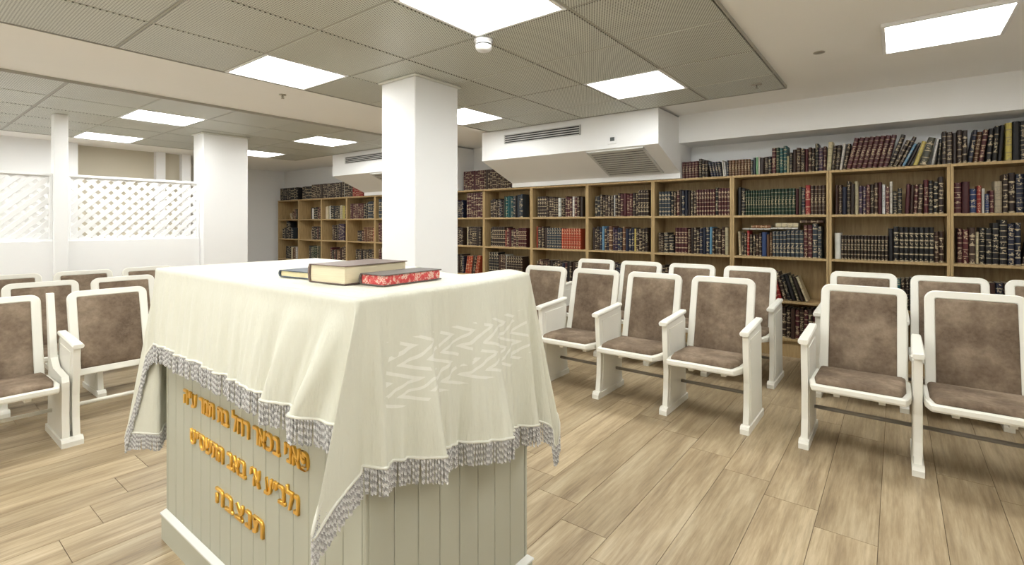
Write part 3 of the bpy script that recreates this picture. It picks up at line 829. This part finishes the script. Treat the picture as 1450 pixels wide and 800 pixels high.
def arm_mesh():
    b = MB(); n_ = 9
    prof = [(-.024, 0), (-.028, .008), (-.028, .017), (-.022, .025), (.022, .025), (.028, .017), (.028, .008), (.024, 0)]
    st = [(-.012, .604, .8), (-.008, .606, 1), (.05, .612, 1), (.2, .621, .95), (.36, .632, .85), (.40, .636, .8)]
    vs_ = [(x * s, y, z0 + z) for y, z0, s in st for x, z in prof]
    fs_ = []
    for k in range(len(st) - 1):
        for i in range(8):
            j = (i + 1) % 8
            fs_.append((k * 8 + i, k * 8 + j, (k + 1) * 8 + j, (k + 1) * 8 + i))
    fs_ += [tuple(range(8)), tuple(reversed([5 * 8 + i for i in range(8)]))]
    return b.add(vs_, fs_).mesh('armrest', [M['chair']])
arm_me = arm_mesh()
PITCH = .512
rail_d = MB().tube([(-PITCH / 2 + PT, .30, .165), (PITCH / 2 - PT, .30, .165)], .0115, 10).mesh('stretcher', [M['rail']])
rail_w = MB().tube([(-PITCH / 2 + PT, .30, .165), (PITCH / 2 - PT, .30, .165)], .0125, 10).mesh('stretcher', [M['chair']])
def chair(x, y, rz, label, group, left='arm', right='arm', seat=True, rail=None, zs=1.0):
    t = thing('auditorium_chair', label, 'chair', (x, y, 0), rz, group)
    t.scale = (1, 1, zs)
    link('back_frame', frame_me, t); tag(link('back_cushion', cushion_me, t), 'brown suede back pad')
    if seat:
        link('seat_frame', seat_me, t); tag(link('seat_cushion', seatpad_me, t), 'brown suede seat pad')
    link('stretcher', rail or rail_d, t)
    for s, kind in ((-1, left), (1, right)):
        if kind is None: continue
        dx = s * PITCH / 2
        sp = link('side_panel', side_me if kind == 'arm' else post_me, t); sp.location = (dx, 0, 0)
        link('foot', foot_me, sp)
        if kind == 'arm': link('armrest', arm_me, sp)
    return t
G1, G2, G3 = 'chairs left of the aisle', 'chairs right of the aisle', 'chairs in the left-hand rows'
nm = ['first', 'second', 'third', 'fourth']
# right-hand block, left of the narrow gap: each chair owns the panel on its right, the last one both
for k in range(4):
    chair(-.74 - PITCH * (k + .5), 3.29, 0, 'cream chair with brown suede pads, front row, %s left of the gap' % nm[k], G1, 'arm' if k == 3 else None, 'arm')
for k in range(4):
    chair(-.785 - PITCH * (k + .5), 4.335, 0, 'cream chair with brown suede pads, back row by bookcases, %s left of the gap' % nm[k], G1, 'arm' if k == 3 else None, 'arm')
for k in range(2):
    chair(-.425 + PITCH * (k + .5), 3.29, 0, 'cream chair with brown suede pads, front row, %s right of the gap' % nm[k], G2, 'arm', 'arm' if k == 1 else None)
for k in range(3):
    chair(-.47 + PITCH * (k + .5), 4.335, 0, 'cream chair with brown suede pads, back row by bookcases, %s right of the gap' % nm[k], G2, 'arm', 'arm' if k == 2 else None)
# left-hand rows, facing the podium
ZS = .935
chair(-3.80, .700 - PITCH / 2, PI / 2, 'cream chair with lowered brown seat and tall end post, left picture edge', G3, 'arm', 'post', True, rail_w, ZS)
chair(-3.80, .748 + PITCH / 2, PI / 2, 'cream chair without lowered seat, beside the cloth-covered podium on its left', G3, 'arm', 'arm', False, rail_w, ZS)
for k, lb in enumerate(('cream chair behind the tall end post, middle left row, partly out of picture', 'cream chair in the middle left row, directly behind the tall end post', 'cream chair in the middle left row, nearest the podium cloth')):
    chair(-4.70, .295 + PITCH * k, PI / 2, lb, G3, 'arm', 'arm' if k == 2 else None, True, rail_w, ZS)
for k, lb in enumerate(('cream chair against the white partition, leftmost of its row', 'cream chair against the white partition, below the slim post', 'cream chair against the white partition, nearest the podium cloth')):
    chair(-5.63, .735 + PITCH * k, PI / 2, lb, G3, 'arm', 'arm' if k == 2 else None, True, rail_w, ZS)

# ================================================================== PODIUM
BX0, BX1, BY0, BY1 = -2.383, -1.04, .75, 1.43            # body
CX0, CX1, CY0, CY1 = -2.42, -1.03, .72, 1.44             # cloth-covered top
def ztop(x, y):
    z = 1.117 + .016 * math.exp(-((x + 1.12) / .09) ** 2 - ((y - 1.42) / .10) ** 2)
    return z - .020 * math.exp(-((x + 1.38) / .17) ** 2) * max(0, (y - 1.22) / .22)
pod = thing('podium', 'cream panelled podium with gold lettering under a fringed cloth', 'podium', ((BX0 + BX1) / 2, (BY0 + BY1) / 2, 0))
PX, PY = pod.location.x, pod.location.y
def pbox(name, mat, x0, x1, y0, y1, z0, z1, bev=.002): return rbox(name, mat, pod, x0 - PX, x1 - PX, y0 - PY, y1 - PY, z0, z1, bev=bev)
pbox('core', M['podium'], BX0 + .012, BX1 - .012, BY0 + .012, BY1 - .012, 0, 1.0, 0)
PP = .082
x = BX1 - .012
while x > BX0 + .012:
    xa = max(BX0 + .012, x - PP)
    for (ya, yb) in ((BY0, BY0 + .014), (BY1 - .014, BY1)): pbox('panel_board', M['podium'], xa + .0008, x - .0008, ya, yb, .1, 1.0, .0022)
    x -= PP
y = .76
while y < BY1 - .02:
    yb = min(BY1 - .012, y + PP)
    for (xa, xb) in ((BX0, BX0 + .014), (BX1 - .014, BX1)): pbox('panel_board', M['podium'], xa, xb, y + .0008, yb - .0008, .1, 1.0, .0022)
    y += PP
for xx in (BX0 - .001, BX1 - .011):
    for yy in (BY0 - .001, BY1 - .011): pbox('corner_strip', M['podium'], xx, xx + .012, yy, yy + .012, .1, 1.0, .003)
# plinth with a sloping top moulding
b = MB(); o1, o2 = .016, .0
def ring(o_, z): return [(BX0 - o_ - PX, BY0 - o_ - PY, z), (BX1 + o_ - PX, BY0 - o_ - PY, z), (BX1 + o_ - PX, BY1 + o_ - PY, z), (BX0 - o_ - PX, BY1 + o_ - PY, z)]
rs = [ring(.014, 0), ring(.014, .100), ring(.018, .102), ring(.018, .108), ring(.001, .124)]
vs_ = [p_ for r_ in rs for p_ in r_]; fs_ = [(0, 1, 2, 3), (16, 17, 18, 19)]
mats_ = [0, 0]
b.add(vs_[:8], [(0, 1, 5, 4), (1, 2, 6, 5), (2, 3, 7, 6), (3, 0, 4, 7)], 0)
b.add(vs_[4:], [(k * 4 + i, k * 4 + (i + 1) % 4, k * 4 + 4 + (i + 1) % 4, k * 4 + 4 + i) for k in range(3) for i in range(4)], 1)
b.build('plinth', [M['podium'], M['plinth']], pod)
# sloping lid under the cloth
b = MB(); NX, NY = 14, 8
tv = [(CX0 + .022 + (CX1 - CX0 - .034) * i / NX, CY0 + .014 + (CY1 - CY0 - .026) * j / NY) for j in range(NY + 1) for i in range(NX + 1)]
vs_ = [(x - PX, y - PY, ztop(x, y) - .006) for x, y in tv] + [(x - PX, y - PY, .995) for x, y in tv]
K = (NX + 1) * (NY + 1); fs_ = []
for j in range(NY):
    for i in range(NX):
        a = j * (NX + 1) + i
        fs_ += [(a, a + 1, a + NX + 2, a + NX + 1), (K + a, K + a + NX + 1, K + a + NX + 2, K + a + 1)]
bd = [i for i in range(NX + 1)] + [j * (NX + 1) + NX for j in range(1, NY + 1)] + [NY * (NX + 1) + i for i in range(NX - 1, -1, -1)] + [j * (NX + 1) for j in range(NY - 1, 0, -1)]
for i in range(len(bd)):
    j = (i + 1) % len(bd); fs_.append((bd[i], bd[j], K + bd[j], K + bd[i]))
b.add(vs_, fs_).build('lid', M['podium'], pod)

# ---- gilt letters, read from right to left
LINES = [('פאני בכאר רחל בת תמר ע״ה', -2.185, -1.292, .606, .052), ('נלב״ע א׳ באב התשס״ט', -2.120, -1.343, .470, .052), ('ת נ צ ב ה', -1.893, -1.550, .322, .052)]
chars = sorted(set(''.join(l[0] for l in LINES)) - {' '})
tmp = {}
for ch in chars:
    cu = bpy.data.curves.new('letter', 'FONT'); cu.body = ch; cu.size = 1.0; cu.extrude = .055; cu.offset = .010; cu.resolution_u = 3; cu.bevel_depth = .008; cu.bevel_resolution = 0
    tmp[ch] = link('letter_tmp', cu)
bpy.context.view_layer.update()
dg = bpy.context.evaluated_depsgraph_get()
glyph = {}
for ch, o in tmp.items():
    me = bpy.data.meshes.new_from_object(o.evaluated_get(dg))
    me.name = 'letter'; me.materials.clear(); me.materials.append(M['gold'])
    xs = [v.co.x for v in me.vertices]
    glyph[ch] = (me, min(xs), max(xs))
for o in list(tmp.values()):
    cu = o.data; bpy.data.objects.remove(o); bpy.data.curves.remove(cu)
for text, xa, xb, zb, hgt in LINES:
    GAP, SP = .075, (.34 if 'צ' not in text else .06)
    W = sum((SP if ch == ' ' else glyph[ch][2] - glyph[ch][1] + GAP) for ch in text) - GAP
    sx = (xb - xa) / W; sz = hgt / .60
    x = xb
    for ch in text:
        if ch == ' ': x -= SP * sx; continue
        me, a, c_ = glyph[ch]
        o = link('letter', me, pod)
        o.location = (x - c_ * sx - PX, BY0 - .0035 - PY, zb)
        o.rotation_euler = (PI / 2, 0, 0); o.scale = (sx, sz, .07)
        x -= (c_ - a + GAP) * sx

# ================================================================== TABLECLOTH
cloth = thing('tablecloth', 'cream cloth with silver fringe and woven zigzags draped over podium', 'tablecloth', (PX, PY, 0))
RR = .013
IX0, IX1, IY0, IY1 = CX0 + RR, CX1 - RR, CY0 + RR, CY1 - RR
def lerp(a, b, t): return a + (b - a) * t
st = []       # stations: (bx, by, nx, ny, L, flare, humps, ripple(l)->out, uvx, side)
def sm(t): t = max(0, min(1, t)); return t * t * (3 - 2 * t)
def side(p, q, nrm, La, Lb, rip, cnt, uvside=False):
    for k in range(cnt + 1):
        t = k / cnt
        fade = sm(t / .07) * sm((1 - t) / .07)
        st.append((lerp(p[0], q[0], t), lerp(p[1], q[1], t), nrm[0], nrm[1], lerp(La, Lb, t), (0, 0), (lambda l, t=t, fade=fade: fade * rip(t, l)), (lerp(p[1], q[1], t) - CY0 if uvside else -5)))
def fan(c, a0, La, Lb, flare, cnt=22, skew=1.0, folds=0.0):
    for k in range(1, cnt):
        f = (k / cnt); ph = f * PI / 2
        pw = 12.0
        r_ = ((La / max(1e-4, math.cos(ph))) ** -pw + (Lb / max(1e-4, math.sin(ph))) ** -pw) ** (-1 / pw)
        a = a0 + ph
        hump = math.sin(PI * f ** skew) ** 1.8
        fold = folds * math.sin(2 * PI * 2 * f) * math.sin(PI * f)
        st.append((c[0], c[1], math.cos(a), math.sin(a), r_, (flare[0] * hump, flare[1] * hump), (lambda l, fold=fold: fold * l), -5))
rg = random.Random(3)
TW = [(rg.uniform(5, 34), rg.uniform(0, 6.28)) for _ in range(9)]
def text_rip(t, l):
    big = sm((t - .45) / .45)
    u_ = t + .34 * l * big
    w = sum(math.sin(f_ * 2 * PI * u_ + p_) * (7 / (f_ + 4)) for f_, p_ in TW) / 3.2
    v_ = .5 + .5 * math.sin(2 * PI * 7.3 * u_ + 1.0)
    return l * (.075 * (w + 1.0) + .15 * big * v_ ** 2) * sm(l / .07)
def right_rip(t, l):
    g = .5 + .5 * math.sin(2 * PI * (t * 3.3 + .15) + 1.5 * math.sin(5 * t))
    return l * (.17 * g ** 1.6 + .014 * math.sin(2 * PI * (t + .1 * l) * 17) + .02 * math.sin(2 * PI * t * 7.7 + 1)) + .04 * l + l * .05 * sm((t - .75) / .25)
def back_rip(t, l): return l * .12 * (.5 + .5 * math.sin(2 * PI * t * 9))
def left_rip(t, l): return l * .10 * (.5 + .5 * math.sin(2 * PI * t * 4.3 + 1))
LT, LT1, LR0, LR1, LB, LB1, LL0, LL = .305, .322, .415, .525, .42, .36, .50, .70
side((IX0, IY0), (IX1, IY0), (0, -1), LT, LT1, text_rip, 150)
fan((IX1, IY0), -PI / 2, LT1 + .025, LR0 + .015, (.10, -.30), 26, 1.1)
side((IX1, IY0), (IX1, IY1), (1, 0), LR0, LR1, right_rip, 90, True)
fan((IX1, IY1), 0, LR1, LB, (.15, .12), 22, .8, .05)
side((IX1, IY1), (IX0, IY1), (0, 1), LB, LB1, back_rip, 110)
fan((IX0, IY1), PI / 2, LB1, LL0, (-.2, .2), 22)
side((IX0, IY1), (IX0, IY0), (-1, 0), LL0, LL, left_rip, 60)
fan((IX0, IY0), PI, LL, LT, (-.19, -.10), 34, .52, .02)
ROWS = 34
vv, ff, uvs = [], [], []
nst = len(st)
hem = []
for (bx, by, nx, ny, L, fl, rip, ux) in st:
    z0 = ztop(bx, by)
    for j in range(ROWS + 1):
        l = L * (j / ROWS) ** 1.15 if j else 0
        th = min(l / RR, PI / 2)
        out = RR * math.sin(th); drop = RR * (1 - math.cos(th))
        l2 = max(0, l - RR * PI / 2)
        e = rip(l2)
        fx, fy = fl[0] * l2, fl[1] * l2
        sl = math.hypot(fx + nx * e, fy + ny * e)
        drop += math.sqrt(max(1e-6, l2 * l2 - min(sl, .9 * l2) ** 2)) if l2 > 0 else 0
        vv.append((bx + nx * (out + .002 + e) + fx - PX, by + ny * (out + .002 + e) + fy - PY, z0 - drop))
        uvs.append((ux, l))
    hem.append(Vector(vv[-1]))
H1 = ROWS + 1
for k in range(nst):
    k2 = (k + 1) % nst
    for j in range(ROWS): ff.append((k * H1 + j, k * H1 + j + 1, k2 * H1 + j + 1, k2 * H1 + j))
base = len(vv); GX, GY = 60, 34
for j in range(GY + 1):
    for i in range(GX + 1):
        x, y = lerp(IX0, IX1, i / GX), lerp(IY0, IY1, j / GY)
        edge = min(i, GX - i, j, GY - j)
        wv = .0012 * math.sin(17 * x + 5 * y) * math.sin(13 * y - 4 * x) * min(1, edge / 4)
        vv.append((x - PX, y - PY, ztop(x, y) + wv)); uvs.append((-5, -5))
for j in range(GY):
    for i in range(GX):
        a = base + j * (GX + 1) + i
        ff.append((a, a + 1, a + GX + 2, a + GX + 1))
me = bpy.data.meshes.new('cloth'); me.from_pydata(vv, [], ff); me.materials.append(M['cloth'])
uvl = me.uv_layers.new(name='drape')
for lp in me.loops: uvl.data[lp.index].uv = uvs[lp.vertex_index]
me.polygons.foreach_set('use_smooth', [True] * len(ff)); me.update()
link('cloth', me, cloth)
# hem cord and the twisted strands of the fringe
loop = hem + [hem[0]]
b = MB(); b.tube(loop, .0042, 6, cap=False).build('hem_cord', M['hem'], cloth)
pts, acc = [], 0.0
STEP = .0076
for a, c_ in zip(loop[:-1], loop[1:]):
    d = (c_ - a).length
    while acc < d:
        pts.append((a.lerp(c_, acc / d), (c_ - a).normalized())); acc += STEP
    acc -= d
fv, ff, fm = [], [], []
SEG = 18
for p_, tan in pts:
    Ls = .068 * (1 + (rg.random() - .5) * .10)
    ax = Vector((rg.uniform(-.05, .05), rg.uniform(-.05, .05), -1)).normalized()
    ph0 = rg.random() * 6.28
    s0 = len(fv)
    for k in range(SEG + 1):
        c0 = p_ + ax * (Ls * k / SEG)
        rad = .0041 if k < SEG else .0046
        for i in range(4):
            # flattened two-ply section, turning as it goes down
            ang = ph0 + k * 1.35 + PI / 2 * i
            q = rad * (1.0 if i % 2 == 0 else .62)
            fv.append((c0.x + q * math.cos(ang), c0.y + q * math.sin(ang), c0.z))
    for k in range(SEG):
        for i in range(4):
            j = (i + 1) % 4
            ff.append((s0 + k * 4 + i, s0 + k * 4 + j, s0 + k * 4 + 4 + j, s0 + k * 4 + 4 + i)); fm.append(0 if i < 2 else 1)
me = bpy.data.meshes.new('fringe'); me.from_pydata(fv, [], ff); me.materials.append(M['fringe']); me.materials.append(M['fringe_dark']); me.polygons.foreach_set('material_index', fm); me.update()
tag(link('fringe', me, cloth), 'silver twisted fringe', kind='stuff')

# ================================================================== BOOKS ON THE PODIUM
def table_book(cx, cy, w, l, t, rz, mats, label):
    """w = cover width, l = spine length; spine on the -x side"""
    cover, page = mats
    gx = (ztop(cx + .05, cy) - ztop(cx - .05, cy)) / .1; gy = (ztop(cx, cy + .05) - ztop(cx, cy - .05)) / .1
    nrm = Vector((-gx, -gy, 1)).normalized()
    o = thing('book', label, 'book', (cx, cy, ztop(cx, cy) + .002))
    qt = Vector((0, 0, 1)).rotation_difference(nrm)
    o.rotation_mode = 'QUATERNION'
    from mathutils import Quaternion
    o.rotation_quaternion = qt @ Quaternion((0, 0, 1), rz)
    c = MB(); th = .0032
    c.box(-w / 2, w / 2, -l / 2, l / 2, 0, th, bev=.001); c.box(-w / 2, w / 2, -l / 2, l / 2, t - th, t, bev=.001)
    prof = [(-w / 2 + .002, 0), (-w / 2 - .004, t * .2), (-w / 2 - .006, t * .5), (-w / 2 - .004, t * .8), (-w / 2 + .002, t), (-w / 2 + .006, t - .001), (-w / 2 + .001, t * .5), (-w / 2 + .006, .001)]
    c.prism(prof, -l / 2, l / 2, 'y')
    c.build('cover', cover, o)
    MB().box(-w / 2 + .003, w / 2 - .005, -l / 2 + .005, l / 2 - .005, th, t - th).build('page_block', page, o)
    return o
table_book(-1.572, .965, .185, .215, .023, math.radians(5), (M['cov_blue'], M['gilt_edge']), 'thin blue-grey book with pale edges on the podium, left of three')
table_book(-1.365, .965, .168, .255, .056, math.radians(5), (M['cov_brown'], M['paper']), 'thick worn brown book with cream pages on the podium')
table_book(-1.212, 1.012, .105, .240, .033, math.radians(3), (M['cov_dark'], M['marbled']), 'book with red marbled page edges on the podium')
